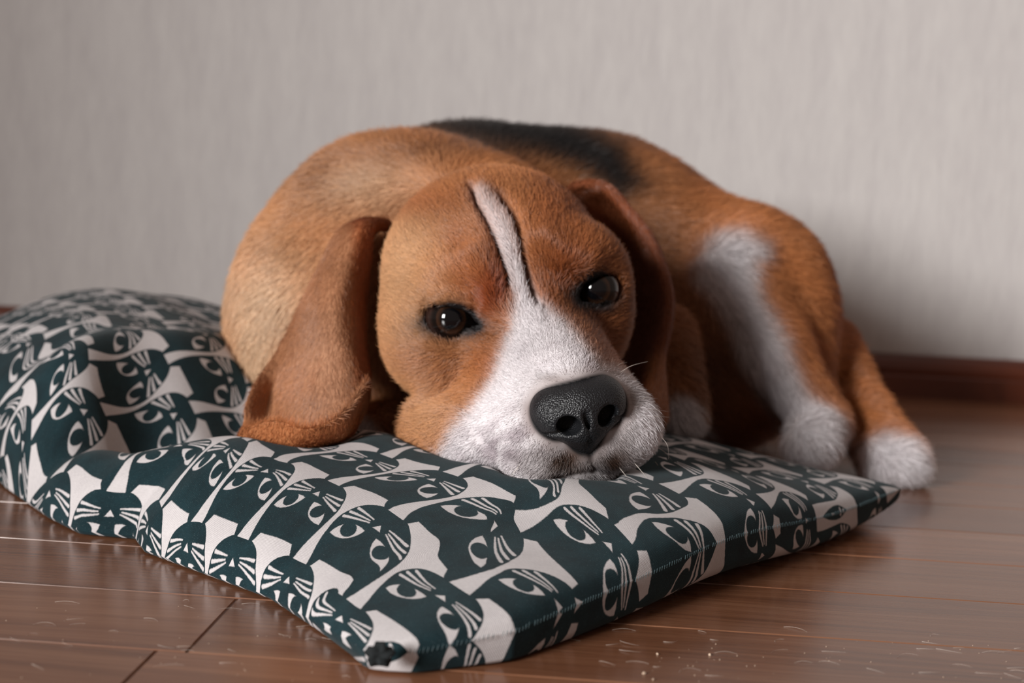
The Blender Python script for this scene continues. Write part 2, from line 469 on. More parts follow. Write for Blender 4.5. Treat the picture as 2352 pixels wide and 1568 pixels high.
def catmull(ctrl, n):
    ctrl = np.asarray(ctrl, float); k = len(ctrl)
    c = np.concatenate([[2*ctrl[0]-ctrl[1]], ctrl, [2*ctrl[-1]-ctrl[-2]]])
    t = np.linspace(0, k-1, n); i = np.minimum(t.astype(int), k-2); f = (t-i).reshape((-1,)+(1,)*(ctrl.ndim-1))
    a, b, d, e = c[i], c[i+1], c[i+2], c[i+3]
    return 0.5*((2*b)+(-a+d)*f+(2*a-5*b+4*d-e)*f**2+(-a+3*b-3*d+e)*f**3)
def ear_sheet(rows, nr, nc, thick):
    G = np.array([[P(*q) for q in r] for r in rows])
    G = catmull(G, nr); G = np.swapaxes(catmull(np.swapaxes(G, 0, 1), nc), 0, 1)
    du = np.gradient(G, axis=0); dv = np.gradient(G, axis=1)
    n = np.cross(du, dv); n /= np.linalg.norm(n, axis=-1, keepdims=True)+1e-12
    r, c = np.meshgrid(np.linspace(0, 1, nr), np.linspace(0, 1, nc), indexing='ij')
    ed = np.minimum(np.minimum(c, 1-c)*7, (1-r)*9); th = thick*np.clip(np.sqrt(np.clip(ed, 0, 1)), 0.22, 1)*0.5
    top = G + n*th[..., None]; bot = G - n*th[..., None]
    V = np.concatenate([top.reshape(-1, 3), bot.reshape(-1, 3)]); N = nr*nc
    idx = np.arange(N).reshape(nr, nc)
    q = np.stack([idx[:-1, :-1], idx[1:, :-1], idx[1:, 1:], idx[:-1, 1:]], -1).reshape(-1, 4)
    F = [q, q[:, ::-1]+N]
    ring = np.concatenate([idx[0, :-1], idx[:-1, -1], idx[-1, :0:-1], idx[:0:-1, 0]])
    nx = np.roll(ring, -1); F.append(np.stack([ring, nx, nx+N, ring+N], -1))
    flow = du/(np.linalg.norm(du, axis=-1, keepdims=True)+1e-12)
    return V, np.concatenate(F), np.concatenate([flow.reshape(-1, 3)]*2)
EAR_A = [[(860, 540, .712), (872, 520, .708), (884, 510, .704), (894, 515, .704), (904, 535, .708)],
         [(782, 535, .706), (808, 520, .692), (830, 514, .684), (845, 518, .682), (862, 535, .694)],
         [(738, 602, .700), (765, 590, .680), (793, 585, .672), (815, 592, .672), (852, 602, .692)],
         [(690, 700, .696), (722, 705, .670), (758, 705, .657), (789, 705, .660), (840, 700, .686)],
         [(640, 800, .682), (690, 808, .666), (750, 808, .648), (797, 797, .648), (842, 795, .678)],
         [(592, 870, .662), (642, 888, .668), (730, 890, .642), (812, 862, .642), (850, 865, .668)],
         [(566, 925, .650), (620, 945, .662), (715, 950, .641), (802, 925, .637), (846, 925, .660)],
         [(560, 968, .646), (622, 996, .648), (710, 1008, .636), (792, 990, .634), (824, 970, .648)],
         [(546, 1000, .632), (618, 1026, .624), (705, 1018, .614), (788, 994, .616), (826, 948, .634)],
         [(558, 984, .624), (632, 966, .612), (708, 984, .604), (790, 945, .608), (842, 872, .628)]]
EAR_B = [[(1285, 455, .715), (1298, 438, .708), (1312, 430, .704), (1324, 434, .708), (1330, 450, .715)],
         [(1318, 450, .706), (1345, 432, .700), (1370, 424, .694), (1388, 430, .696), (1396, 440, .708)],
         [(1345, 485, .705), (1388, 478, .712), (1422, 475, .705), (1442, 482, .694), (1446, 490, .705)],
         [(1375, 565, .705), (1422, 567, .722), (1467, 560, .714), (1497, 560, .692), (1503, 565, .708)],
         [(1395, 660, .705), (1442, 670, .728), (1496, 670, .714), (1531, 662, .687), (1537, 668, .704)],
         [(1400, 740, .705), (1442, 750, .730), (1496, 750, .714), (1532, 732, .683), (1538, 740, .702)],
         [(1405, 820, .705), (1442, 830, .724), (1482, 830, .710), (1514, 806, .682), (1524, 832, .705)],
         [(1410, 880, .700), (1442, 890, .715), (1472, 890, .700), (1495, 868, .680), (1530, 895, .700)],
         [(1420, 930, .692), (1447, 940, .700), (1466, 932, .690), (1481, 914, .675), (1535, 952, .695)],
         [(1425, 962, .690), (1450, 967, .690), (1470, 966, .685), (1490, 964, .685), (1530, 968, .690)]]

# ---- coat colours (fur colours, with some shade painted in, fixed to the animal)
def lin(r, g, b): return np.array(srgb(r, g, b)[:3])
def soft(x, y, poly, w): return 1/(1+np.exp(np.clip(poly_sd(x, y, poly)/w*2.2, -40, 40)))
def blob(x, y, cx, cy, rx, ry): return np.exp(-((x-cx)/rx)**2-((y-cy)/ry)**2)
BLAZE = [(1088, 432), (1112, 440), (1145, 470), (1172, 505), (1190, 560), (1204, 622), (1228, 680), (1262, 716), (1300, 742), (1342, 790), (1372, 828), (1396, 842), (1430, 852),
         (1580, 900), (1580, 1030), (1580, 1130), (960, 1130), (985, 1062), (1030, 1010), (1062, 960), (1098, 918), (1132, 868), (1158, 800), (1178, 748), (1184, 700), (1180, 650), (1165, 600), (1142, 545), (1112, 495), (1088, 455)]
LEGW = [(1600, 600), (1639, 545), (1687, 534), (1749, 562), (1752, 587), (1730, 595), (1730, 668), (1754, 711), (1797, 783), (1816, 830), (1845, 888), (1893, 926), (1941, 974), (1960, 1080), (1780, 1080),
        (1800, 1000), (1790, 960), (1735, 902), (1697, 821), (1668, 735), (1620, 660), (1585, 632)]
SADDLE = [(850, 305), (960, 262), (1150, 240), (1300, 262), (1420, 330), (1470, 430), (1400, 470), (1330, 410), (1220, 375), (1110, 352), (1040, 335), (960, 306), (900, 302)]
def coat(p, part, jit):
    """p: Nx3 surface points, part 0 body 1 head 2/3 ears; jit: N random numbers"""
    pr = proj(p); x, y = pr[:, 0], pr[:, 1]
    n1 = np.sin(p[:, 0]*310+3*np.sin(p[:, 2]*170))*np.sin(p[:, 2]*270+2*np.sin(p[:, 1]*210))
    n2 = np.sin(p[:, 0]*90+2*np.sin(p[:, 2]*60))*np.sin(p[:, 2]*75+p[:, 1]*50)
    tan, red, pale, white, dark = lin(178, 118, 75), lin(136, 66, 33), lin(204, 160, 120), lin(220, 214, 216), lin(30, 26, 26)
    c = np.broadcast_to(tan, p.shape).copy()
    def mix(col, w):
        nonlocal c
        c = c*(1-w[:, None]) + np.asarray(col)*w[:, None]
    H = part == 1; B = part == 0; E1 = part == 2; E2 = part == 3
    # head
    mix(pale, H*np.clip(0.75*blob(x, y, 915, 690, 85, 190) + 0.45*blob(x, y, 960, 560, 90, 80) + 0.5*blob(x, y, 990, 960, 80, 90), 0, 1))
    mix(red, H*np.clip(0.85*blob(x, y, 1125, 690, 55, 60) + 0.6*blob(x, y, 1140, 600, 35, 110) + 0.75*blob(x, y, 1300, 640, 70, 80) + 0.4*blob(x, y, 1060, 560, 35, 40)
                       + 0.35*blob(x, y, 900, 460, 90, 50) + 0.5*blob(x, y, 1390, 750, 60, 90) + 0.35*blob(x, y, 1300, 480, 80, 60) + 0.4*blob(x, y, 1120, 830, 40, 60), 0, 1))
    mix(lin(150, 84, 46), H*np.clip((x-1180)/80, 0, 1)*np.clip((760-y)/60, 0, 1)*0.5)  # painted shade: half of the face turned from the light, darker and redder
    mix(lin(150, 82, 44), H*np.clip(0.45*blob(x, y, 1000, 470, 130, 45) + 0.4*blob(x, y, 1080, 640, 40, 70) + 0.35*blob(x, y, 960, 820, 60, 50), 0, 1))
    bw = soft(x, y, BLAZE, 9+6*jit)
    bw *= 1-(0.30+0.5*jit)*np.clip((640-y)/180, 0, 1)*0.75
    mix(white, H*bw)
    mott = np.clip(0.6*blob(x, y, 1190, 1000, 70, 60) + 0.55*blob(x, y, 1120, 1040, 90, 50) + 0.35*blob(x, y, 1240, 800, 60, 40) + 0.5*blob(x, y, 1350, 835, 50, 22), 0, 1)
    mix(lin(150, 136, 142), H*mott*np.clip(0.5+0.9*n1, 0, 1))
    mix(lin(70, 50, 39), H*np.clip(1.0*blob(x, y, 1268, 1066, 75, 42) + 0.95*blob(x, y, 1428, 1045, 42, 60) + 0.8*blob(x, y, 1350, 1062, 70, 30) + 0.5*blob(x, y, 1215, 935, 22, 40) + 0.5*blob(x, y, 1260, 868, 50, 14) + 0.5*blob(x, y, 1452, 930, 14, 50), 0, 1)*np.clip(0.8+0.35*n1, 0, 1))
    nd = np.min([q.ev(p) for q in NOSE], axis=0)
    mix(lin(128, 104, 94), H*0.55*np.clip(1-(nd-0.001)/0.004, 0, 1))
    mix(lin(26, 25, 26), H*np.clip(1-(nd-0.0005)/0.0013, 0, 1))
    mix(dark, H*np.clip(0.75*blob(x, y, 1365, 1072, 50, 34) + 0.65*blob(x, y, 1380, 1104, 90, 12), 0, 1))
    for sx in (-1, 1):
        sd = poly_sd(x, y, EYE_POLY[sx])
        lowr = 1/(1+np.exp(-(y-EYE_C[sx][1]-8)/10))
        mix(lin(20, 16, 17), H*np.clip(1.6*np.exp(-np.clip(sd, 0, 200)/(14+14*lowr)), 0, 1))
        mix(lin(62, 56, 56), H*0.4*lowr*np.exp(-((sd-16)/9)**2))
    # body
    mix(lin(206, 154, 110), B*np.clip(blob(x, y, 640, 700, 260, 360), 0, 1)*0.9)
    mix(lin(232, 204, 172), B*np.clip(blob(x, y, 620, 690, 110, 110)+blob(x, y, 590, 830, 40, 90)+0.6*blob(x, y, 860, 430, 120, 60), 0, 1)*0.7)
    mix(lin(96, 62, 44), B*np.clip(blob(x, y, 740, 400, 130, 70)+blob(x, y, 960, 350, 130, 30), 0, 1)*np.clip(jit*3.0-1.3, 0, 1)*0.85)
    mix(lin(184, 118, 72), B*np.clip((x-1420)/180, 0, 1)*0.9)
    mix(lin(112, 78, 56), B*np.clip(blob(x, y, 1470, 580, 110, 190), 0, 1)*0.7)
    mix(lin(22, 24, 26), B*soft(x, y, SADDLE, 26)*np.clip((pr[:, 2]-0.78)/0.03, 0, 1))
    mix(lin(54, 36, 26), B*np.clip(blob(x, y, 1620, 850, 90, 170), 0, 1)*0.6)  # shade on the torso between ear and hind leg, painted into the coat
    mix(white, B*soft(x, y, LEGW, 16)*(pr[:, 2] < 0.87))
    mix(white, B*soft(x, y, [(1982, 1015), (2020, 992), (2090, 1005), (2150, 1060), (2150, 1150), (1970, 1150)], 14)*(x > 1960))
    mix(white, B*soft(x, y, [(1525, 905), (1575, 905), (1602, 935), (1640, 1000), (1525, 1000)], 8)*(x > 1500)*(x < 1640))
    mix(white, B*soft(x, y, [(780, 965), (845, 955), (880, 990), (870, 1030), (780, 1030)], 8)*(y > 900))
    # ears
    mix(lin(170, 118, 84), E1*1.0)
    mix(lin(182, 138, 110), E1*np.clip(blob(x, y, 740, 820, 60, 130), 0, 1)*0.6)
    mix(lin(160, 88, 50), E1*np.clip((x-805)/20, 0, 1)*np.clip((900-y)/40, 0, 1)*0.8)
    mix(lin(186, 118, 74), E1*np.clip((y-950)/30, 0, 1)*0.8)
    mix(lin(128, 70, 42), E2*1.0)  # right ear brown, deepened to paint in the head's shadow on its inside
    mix(lin(176, 118, 78), E2*soft(x, y, [(1490, 800), (1560, 800), (1560, 990), (1480, 990)], 10)*0.7)
    lum = c.mean(1, keepdims=True); c = np.clip(c*1.02 - lum*0.02, 0.003, 1)
    return np.clip(c*(0.72+0.56*jit)[:, None]*(1+0.10*n2[:, None]), 0.004, 0.95)
# ------------------------------------------------------------------ pillow
def rbf(ctrl, S, T, eps=0.22):
    c = np.array(ctrl, float); A = c[:, :2]; h = c[:, 2]
    ph = lambda r: np.exp(-(r/eps)**2)
    d = np.linalg.norm(A[:, None]-A[None], axis=-1); mean = h.mean()
    w = np.linalg.solve(ph(d) + 0.02*np.eye(len(A)), h-mean)
    out = np.full(S.shape, mean)
    for k in range(len(A)): out += w[k]*ph(np.hypot(S-A[k, 0], T-A[k, 1]))
    return out

KS = 0.849
PA, PB = on_z(880, 1512, 0.010)[:2], on_z(2072, 1112, 0.019)[:2]
ax = (PB-PA); WID = np.linalg.norm(ax); ax /= WID
ay = np.array([-ax[1], ax[0]]); LEN = 0.66*KS
NS, NT = 260, 360
def pillow_surface():
    s = 0.5-0.5*np.cos(np.linspace(0, np.pi, NS)); t = 0.5-0.5*np.cos(np.linspace(0, np.pi, NT))
    s = 0.6*s + 0.4*np.linspace(0, 1, NS); t = 0.6*t+0.4*np.linspace(0, 1, NT)
    S, T = np.meshgrid(s, t, indexing='ij')
    ln = T*LEN/KS                                       # metres along the long side, before scaling
    # left side wanders inwards towards the back, right side nearly straight
    left = np.interp(ln, [0, .02, .05, .10, .20, .225, .25, .29, .37, .44, .62], [.008, .016, .026, .040, .044, .055, .040, .046, .066, .092, .16])*KS
    right = WID - np.interp(ln, [0, .04, .15, .4, .62], [0, .012, .02, .03, .0])*KS + 0.10*KS*np.clip(ln-0.1, 0, 1)
    px = left + S*(right-left)
    front = np.interp(S, [0, .03, .12, .35, .6, .85, 1.0], [.016, .002, -.013, -.014, -.011, -.004, 0.0])*KS
    py = front*(1-T)**2 + T*LEN
    X0 = PA[0] + ax[0]*px + ay[0]*py; Y0 = PA[1] + ax[1]*px + ay[1]*py
    cs, ct = np.clip(4*S*(1-S), 0, 1), np.clip(4*T*(1-T), 0, 1)
    env = cs**(0.40-0.22*np.clip((T-0.5)/0.15, 0, 1)) * ct**(0.40-0.2*(T > 0.5))
    envb = cs**0.20 * ct**0.20
    H = lambda al, ln_, z: (al/0.416, ln_/0.66, z*KS)
    ctrl = [H(.03, .03, .040), H(.10, .03, .036), H(.20, .03, .036), H(.30, .03, .034), H(.38, .03, .026),
                H(.03, .10, .046), H(.10, .10, .040), H(.20, .10, .036), H(.30, .10, .036), H(.38, .10, .036),
                H(.05, .17, .052), H(.12, .17, .044), H(.20, .17, .025), H(.28, .18, .028), H(.38, .2, .022),
                H(.05, .25, .056), H(.13, .235, .036), H(.22, .25, .014), H(.06, .32, .030), H(.15, .305, .006), H(.27, .33, .010), H(.40, .35, .02),
                H(.05, .36, .100), H(.14, .38, .084), H(.25, .40, .066), H(.38, .5, .05),
                H(.07, .47, .104), H(.18, .50, .092), H(.28, .50, .078), H(.30, .58, .080), H(.1, .62, .108), H(.25, .62, .088)]
    bl = np.clip((T-0.52)/0.10, 0, 1); bl = bl*bl*(3-2*bl)
    htop = rbf(ctrl, S, T, 0.115)*(1-bl) + rbf([c for c in ctrl if c[1] > 0.5], S, T, 0.26)*bl*0.85
    mid = rbf([(0, 0, .007), (0.08, 0, .010), (0.22, 0, .014), (0.5, 0, .0215), (1, 0, .017), (0, .08, .003), (0, .15, .002), (0, .3, .002), (0, .45, .002), (0, .6, .002), (0, .8, .004), (0, 1, .01), (.5, .5, .012), (.3, .3, .01), (.3, .7, .01), (1, .5, .02), (1, 1, .02), (.5, 1, .02)], S, T, 0.25)
    mid = np.maximum(mid, 0.0016)
    w = 0.0012*np.sin(34*S+3*np.sin(5*S))*np.exp(-T/0.10) + 0.0018*np.sin(26*T+2*np.sin(9*T)+1.0)*np.exp(-S/0.10)
    w += 0.0010*np.sin(21*S+17*T+2*np.sin(7*T-4*S))
    w -= 0.014*np.exp(-((T-0.475-0.06*S)/0.018)**2)*np.exp(-(S/0.20)**2)
    w += 0.005*np.exp(-((T-0.43-0.06*S)/0.025)**2)*np.exp(-(S/0.3)**2)
    ztop = mid + env*(htop + w)
    zbot = np.maximum(mid - envb*0.030, 0.0008)
    return S, T, X0, Y0, ztop, zbot
S_, T_, PX_, PY_, ZT_, ZB_ = pillow_surface()
# the dog's weight presses the cloth down
def press(X0, Y0, Z, Zb):
    m = np.ones(Z.shape, bool)
    for _ in range(14):
        p = np.stack([X0[m], Y0[m], Z[m]], -1); d = body_sdf(p, False)
        Z[m] -= np.clip(0.001-d, 0, 0.012)
    # the hanging ears lie on it too
    for rows in (EAR_A, EAR_B):
        Ve, _, _ = ear_sheet(rows, 60, 44, 0.0036)
        lo, hi = Ve.min(0)-0.012, Ve.max(0)+0.012
        ii = np.argwhere((X0 > lo[0]) & (X0 < hi[0]) & (Y0 > lo[1]) & (Y0 < hi[1]))
        low = Ve[Ve[:, 2] < 0.075]
        for (i, j) in ii:
            d2 = (low[:, 0]-X0[i, j])**2 + (low[:, 1]-Y0[i, j])**2
            m2 = d2 < 0.008**2
            if m2.any(): Z[i, j] = min(Z[i, j], (low[m2, 2] + 60.0*d2[m2]).min() - 0.0012)
    Z[:] = np.maximum(Z, Zb + 0.0012*np.clip(4*S_*(1-S_)*4*T_*(1-T_)*6, 0, 1))
    # cloth relaxes around the dent
    for _ in range(6):
        Zs = Z.copy(); Zs[1:-1, 1:-1] = 0.25*(Z[2:, 1:-1]+Z[:-2, 1:-1]+Z[1:-1, 2:]+Z[1:-1, :-2]); Z[:] = np.minimum(Z, Zs)
    return Z
press(PX_, PY_, ZT_, ZB_)
def arc_uv(X0, Y0, Z):
    P3 = np.stack([X0, Y0, Z], -1)
    ds = np.linalg.norm(np.diff(P3, axis=0), axis=-1); dt = np.linalg.norm(np.diff(P3, axis=1), axis=-1)
    U = np.concatenate([np.zeros((1, NT)), np.cumsum(ds, 0)], 0); U -= U[NS//2:NS//2+1]
    V = np.concatenate([np.zeros((NS, 1)), np.cumsum(dt, 1)], 1); V -= V[:, NT//2:NT//2+1]
    return U, V
UT_, VT_ = arc_uv(PX_, PY_, ZT_)
UBr, VBr = arc_uv(PX_, PY_, ZB_)
# underside cloth mirrors the upper one at the seams
ss = (S_-0.5)*2; tt = (T_-0.5)*2
def mirror(top, bot, axis):
    e0 = np.take(top, [0], axis); e1 = np.take(top, [-1], axis)
    b0 = np.take(bot, [0], axis); b1 = np.take(bot, [-1], axis)
    lo = e0 + (bot-b0); hi = e1 - (b1-bot)
    w = np.linspace(0, 1, top.shape[axis]); w = w.reshape((-1, 1) if axis == 0 else (1, -1))
    w = np.clip((w-0.35)/0.3, 0, 1)
    return lo*(1-w) + hi*w
UB_ = mirror(UT_, UBr, 0); VB_ = mirror(VT_, VBr, 1)

def cat_print_material():
    m, nt, b = material('cat_print_cotton'); X.nt = nt
    uv = nt.nodes.new('ShaderNodeUVMap'); uv.uv_map = 'UVMap'
    sep = nt.nodes.new('ShaderNodeSeparateXYZ'); nt.links.new(uv.outputs[0], sep.inputs[0])
    u, v = X(sep.outputs[0]), X(sep.outputs[1])
    a, bb = u, v                                     # UVMap holds (column, row) of the print
    row = xfloor(bb); y = bb - row
    par = row - xfloor(row*0.5)*2.0                  # odd rows sit half a cat across
    a = a - par*0.5
    x = a - xfloor(a) - 0.5                          # cat centred on 0
    ax_ = xabs(x)
    def curve(val, pts):
        n = nt.nodes.new('ShaderNodeFloatCurve'); c = n.mapping.curves[0]
        while len(c.points) < len(pts): c.points.new(0.5, 0.5)
        for k, (px, py) in enumerate(pts): c.points[k].location = (px, py); c.points[k].handle_type = 'AUTO'
        n.mapping.update(); nt.links.new(val.v, n.inputs['Value']); return X(n.outputs[0])
    w1 = curve(y, [(0, .110), (.15, .082), (.3, .054), (.45, .036), (.55, .030), (.65, .036), (.75, .068), (.83, .105), (.90, .158), (.96, .235), (1.0, .315)])
    d = (0.5 - ax_) - w1                             # white vase between two cats
    # its foot reaches a little into the next row, over that cat's brow
    foot = xmax(ax_ - (0.325 - y*0.55), y - 0.105)
    d = xmin(d, foot)
    # eye: lens with the pupil cut out
    ex, ey = ax_ - 0.245, y - 0.527
    al = ex*(-0.81) + ey*0.59; nn = ex*0.59 + ey*0.81
    R, h = 0.2562, 0.1662                             # two arcs
    lens = xmax(xlen(al, nn - h) - R, xlen(al, nn + h) - R)
    pup = xlen(ax_ - 0.248, y - 0.551) - 0.094
    d = xmin(d, xmax(lens, -pup))
    # nose
    d = xmin(d, xmax(0.728 - y, (y - 0.80) + ax_*1.3))
    # whiskers
    for (x0, y0, x1, y1) in ((.125, .748, .425, .645), (.140, .772, .405, .728), (.118, .808, .365, .815)):
        dx, dy = x1-x0, y1-y0; L2 = dx*dx+dy*dy
        t = xclamp(((ax_-x0)*dx + (y-y0)*dy)/L2)
        d = xmin(d, xlen(ax_-x0-t*dx, y-y0-t*dy) - (t*0.011 + 0.007))
    cl = nt.nodes.new('ShaderNodeUVMap'); cl.uv_map = 'cloth'
    nz = noise(nt, cl.outputs[0], 900.0, 2)
    white = step_aa(d + (X(nz)-0.5)*0.012, 0.010)
    fine = noise(nt, mapping(nt, cl.outputs[0], (2600, 500, 1)), 1.0, 2)
    fade = noise(nt, cl.outputs[0], 55.0, 4, 0.65)
    speck = X.op('GREATER_THAN', X(noise(nt, cl.outputs[0], 2300.0, 1)), 0.70)
    ink = ramp(nt, X(fade)*0.7 + X(fine)*0.3, [(0.3, srgb(10, 27, 32)), (0.72, srgb(25, 52, 58))])
    ink = mixcol(nt, speck*0.30, ink, srgb(120, 138, 140))
    cloth = ramp(nt, X(fade)*0.4 + X(fine)*0.6, [(0.3, srgb(182, 177, 178)), (0.7, srgb(204, 199, 199))])
    c = mixcol(nt, white, ink, cloth)
    nt.links.new(c, b.inputs['Base Color']); b.inputs['Roughness'].default_value = 0.9
    b.inputs['Sheen Weight'].default_value = 0.05; b.inputs['Sheen Roughness'].default_value = 0.5
    b.inputs['Specular IOR Level'].default_value = 0.2
    w = nt.nodes.new('ShaderNodeTexWave'); w.inputs['Scale'].default_value = 480.0; w.wave_type = 'BANDS'; w.bands_direction = 'X'
    nt.links.new(cl.outputs[0], w.inputs[0])
    w2 = nt.nodes.new('ShaderNodeTexWave'); w2.inputs['Scale'].default_value = 420.0; w2.bands_direction = 'Y'
    nt.links.new(cl.outputs[0], w2.inputs[0])
    bump(nt, X(w.outputs[1])*0.6 + X(w2.outputs[1])*0.3 + X(fade)*0.9, 0.24, 0.0005, b)
    return m
# where the print sits on the cloth: narrow ends of the pale shapes read off the photograph -> (column, row)
KNOWN = [(909.7, 1177, 0, 0), (1047.5, 1353.6, 1, 0), (1188.3, 1180.8, .5, 1), (690.3, 1283.5, -.5, -1), (808.8, 1373.8, .5, -1),
         (766.8, 1096.7, -1, 0), (1433, 1245, 1, 2), (1539, 1114, .5, 3), (1764, 1150, 1, 4), (558.7, 1229.6, -1.5, -1),
         (447.7, 1189.4, -2.5, -1), (650.6, 1053.6, -2, 0),
         (359.7, 1164.6, -3.5, -1), (273, 1122, -4.5, -1), (137, 1078, -5.5, -1), (70.8, 983.8, -6.5, -1), (11.5, 907, -7.5, -1),
         (245, 915, -6, 0), (187.5, 827, -7, 0), (455, 922, -5.5, 1), (375, 827, -6.5, 1), (299, 747, -7.5, 1), (103, 758, -8, 0)]
def surface_hit(px, py):
    q = proj(np.stack([PX_, PY_, ZT_], -1))
    d2 = (q[..., 0]-px)**2 + (q[..., 1]-py)**2
    d2 = np.where(d2 < 64, q[..., 2], 100+d2)                            # the near sheet wins
    k = np.unravel_index(np.argmin(d2), d2.shape); return k, math.sqrt((q[k][0]-px)**2+(q[k][1]-py)**2)
rows = []
for (px, py, a, b_) in KNOWN:
    k, e = surface_hit(px, py)
    rows.append((UT_[k], VT_[k], a, b_, e))
rows = np.array(rows)
A_ = np.c_[rows[:, :2], np.ones(len(rows))]
LAT, *_ = np.linalg.lstsq(A_, rows[:, 2:4], rcond=None); LAT = LAT.T
resid = rows[:, 2:4] - A_ @ LAT.T
print('LAT', LAT, 'resid', np.round(resid, 2).tolist(), 'hit', np.round(rows[:, 4], 1))
def lattice(U, V):
    out = np.stack([LAT[0, 0]*U + LAT[0, 1]*V + LAT[0, 2], LAT[1, 0]*U + LAT[1, 1]*V + LAT[1, 2]], -1)
    eps = 0.06
    G = np.exp(-((rows[:, None, 0]-rows[None, :, 0])**2 + (rows[:, None, 1]-rows[None, :, 1])**2)/eps**2)
    Wt = np.linalg.solve(G + 0.15*np.eye(len(rows)), resid)
    for k in range(len(rows)):
        out += np.exp(-((U-rows[k, 0])**2 + (V-rows[k, 1])**2)/eps**2)[..., None]*Wt[k]
    return out
LA_T = lattice(UT_, VT_); LA_B = lattice(UB_, VB_)

def sheet_mesh(name, X0, Y0, Z, UVp, UVl, mat, parent, flip=False):
    ns, nt_ = X0.shape
    idx = np.arange(ns*nt_).reshape(ns, nt_)
    q = np.stack([idx[:-1, :-1], idx[1:, :-1], idx[1:, 1:], idx[:-1, 1:]], -1).reshape(-1, 4)
    if flip: q = q[:, ::-1]
    o = mesh_obj(name, np.stack([X0, Y0, Z], -1).reshape(-1, 3), np.ascontiguousarray(q), mat, parent)
    for nm, arr in (('UVMap', UVl.reshape(-1, 2)), ('cloth', UVp.reshape(-1, 2))):
        l = o.data.uv_layers.new(name=nm)
        li = np.empty(len(o.data.loops), np.int32); o.data.loops.foreach_get('vertex_index', li)
        l.data.foreach_set('uv', arr[li].astype(np.float32).ravel())
    return o

def build_pillow():
    mat = cat_print_material()
    root = empty('pillow', (float(PX_.mean()), float(PY_.mean()), 0))
    tag(root, 'soft dark teal pillow printed with rows of white cat faces lying on the floor', 'pillow')
    inv = np.array(root.location)
    X0, Y0 = PX_-inv[0], PY_-inv[1]
    sheet_mesh('upper_cover', X0, Y0, ZT_, np.stack([UT_, VT_], -1), LA_T, mat, root)
    sheet_mesh('under_cover', X0, Y0, ZB_, np.stack([UB_, VB_], -1), LA_B, mat, root, flip=True)
    # seam welt and its stitches along the front edge
    TH, ntt, bt = material('seam_thread'); bt.inputs['Base Color'].default_value = srgb(70, 88, 92); bt.inputs['Roughness'].default_value = 0.8
    bm = bmesh.new(); rr = random.Random(3)
    edge = np.stack([X0[:, 0], Y0[:, 0], ZT_[:, 0]], -1)
    cum = np.concatenate([[0], np.cumsum(np.linalg.norm(np.diff(edge, axis=0), axis=1))])
    L = cum[-1]; s = 0.012
    nrm = np.array([-ay[0], -ay[1], 0.0])
    def on_edge(q): return np.array([np.interp(q, cum, edge[:, k]) for k in range(3)])
    while s < L-0.012:
        if rr.random() < 0.93:
            a = on_edge(s) + nrm*0.0012 + np.array([0, 0, -0.0002]); b = on_edge(s+0.0006) + nrm*0.0010 + np.array([0, 0, 0.0009+rr.random()*0.0006])
            d = b-a; ln = np.linalg.norm(d)
            mtx = Matrix.Translation(Vector((a+b)/2)) @ Vector(d).to_track_quat('Z', 'Y').to_matrix().to_4x4()
            bmesh.ops.create_cone(bm, segments=5, radius1=0.00010, radius2=0.00010, depth=float(ln), matrix=mtx, cap_ends=True)
        s += 0.0013 + rr.random()*0.0005
    me = bpy.data.meshes.new('seam_stitching'); bm.to_mesh(me); bm.free(); me.materials.append(TH)
    o = link(bpy.data.objects.new('seam_stitching', me), root); tag(o, 'grey thread stitches along the front seam', kind='stuff')
    # tucked-in corner: a small dark twist of cloth
    KM, ntk, bk = material('tucked_cloth'); bk.inputs['Base Color'].default_value = srgb(12, 18, 20); bk.inputs['Roughness'].default_value = 0.9
    bm = bmesh.new(); bmesh.ops.create_icosphere(bm, subdivisions=4, radius=1.0)
    for v in bm.verts:
        a = math.atan2(v.co.y, v.co.x); rr_ = math.hypot(v.co.x, v.co.y)
        v.co *= 1.0 + 0.16*math.sin(5*a + 3*v.co.z) + 0.06*math.sin(11*a)
        v.co.z -= 0.55*math.exp(-(rr_/0.45)**2)*(1 if v.co.z > 0 else 0)
    c = on_z(872, 1503, 0.0095); dirn = Vector(cam_pos - c).normalized()
    q = dirn.to_track_quat('Z', 'Y').to_matrix().to_4x4()
    bm.transform(Matrix.Translation(Vector(c - inv) + dirn*0.0012) @ q @ Matrix.Diagonal((0.0042, 0.0036, 0.0026, 1)))
    me = bpy.data.meshes.new('corner_tuck'); bm.to_mesh(me); bm.free(); me.materials.append(KM); me.polygons.foreach_set('use_smooth', [True]*len(me.polygons))
    tag(link(bpy.data.objects.new('corner_tuck', me), root), 'black tucked twist of cloth at the pillow corner')
    return root
pillow = build_pillow()
HEADD, EARD, BODYD = 5.5e6, 3.6e6, 1.3e6
# ---- assemble the dog
def fur_material():
    m, nt, b = material('fur_strands')
    at = nt.nodes.new('ShaderNodeAttribute'); at.attribute_name = 'coat'
    nt.links.new(at.outputs['Color'], b.inputs['Base Color'])
    b.inputs['Roughness'].default_value = 0.38; b.inputs['Specular IOR Level'].default_value = 0.6
    return m
def skin_material():
    m, nt, b = material('skin_undercoat')
    at = nt.nodes.new('ShaderNodeAttribute'); at.attribute_name = 'coat'
    nt.links.new(at.outputs['Color'], b.inputs['Base Color'])
    b.inputs['Roughness'].default_value = 0.7; b.inputs['Specular IOR Level'].default_value = 0.2
    return m
def part_of(V):
    dh = np.min([q.ev(V) for q in head], axis=0); db = np.min([q.ev(V) for q in back+body+legs], axis=0)
    return np.where(dh < db + 0.002, 1, 0)

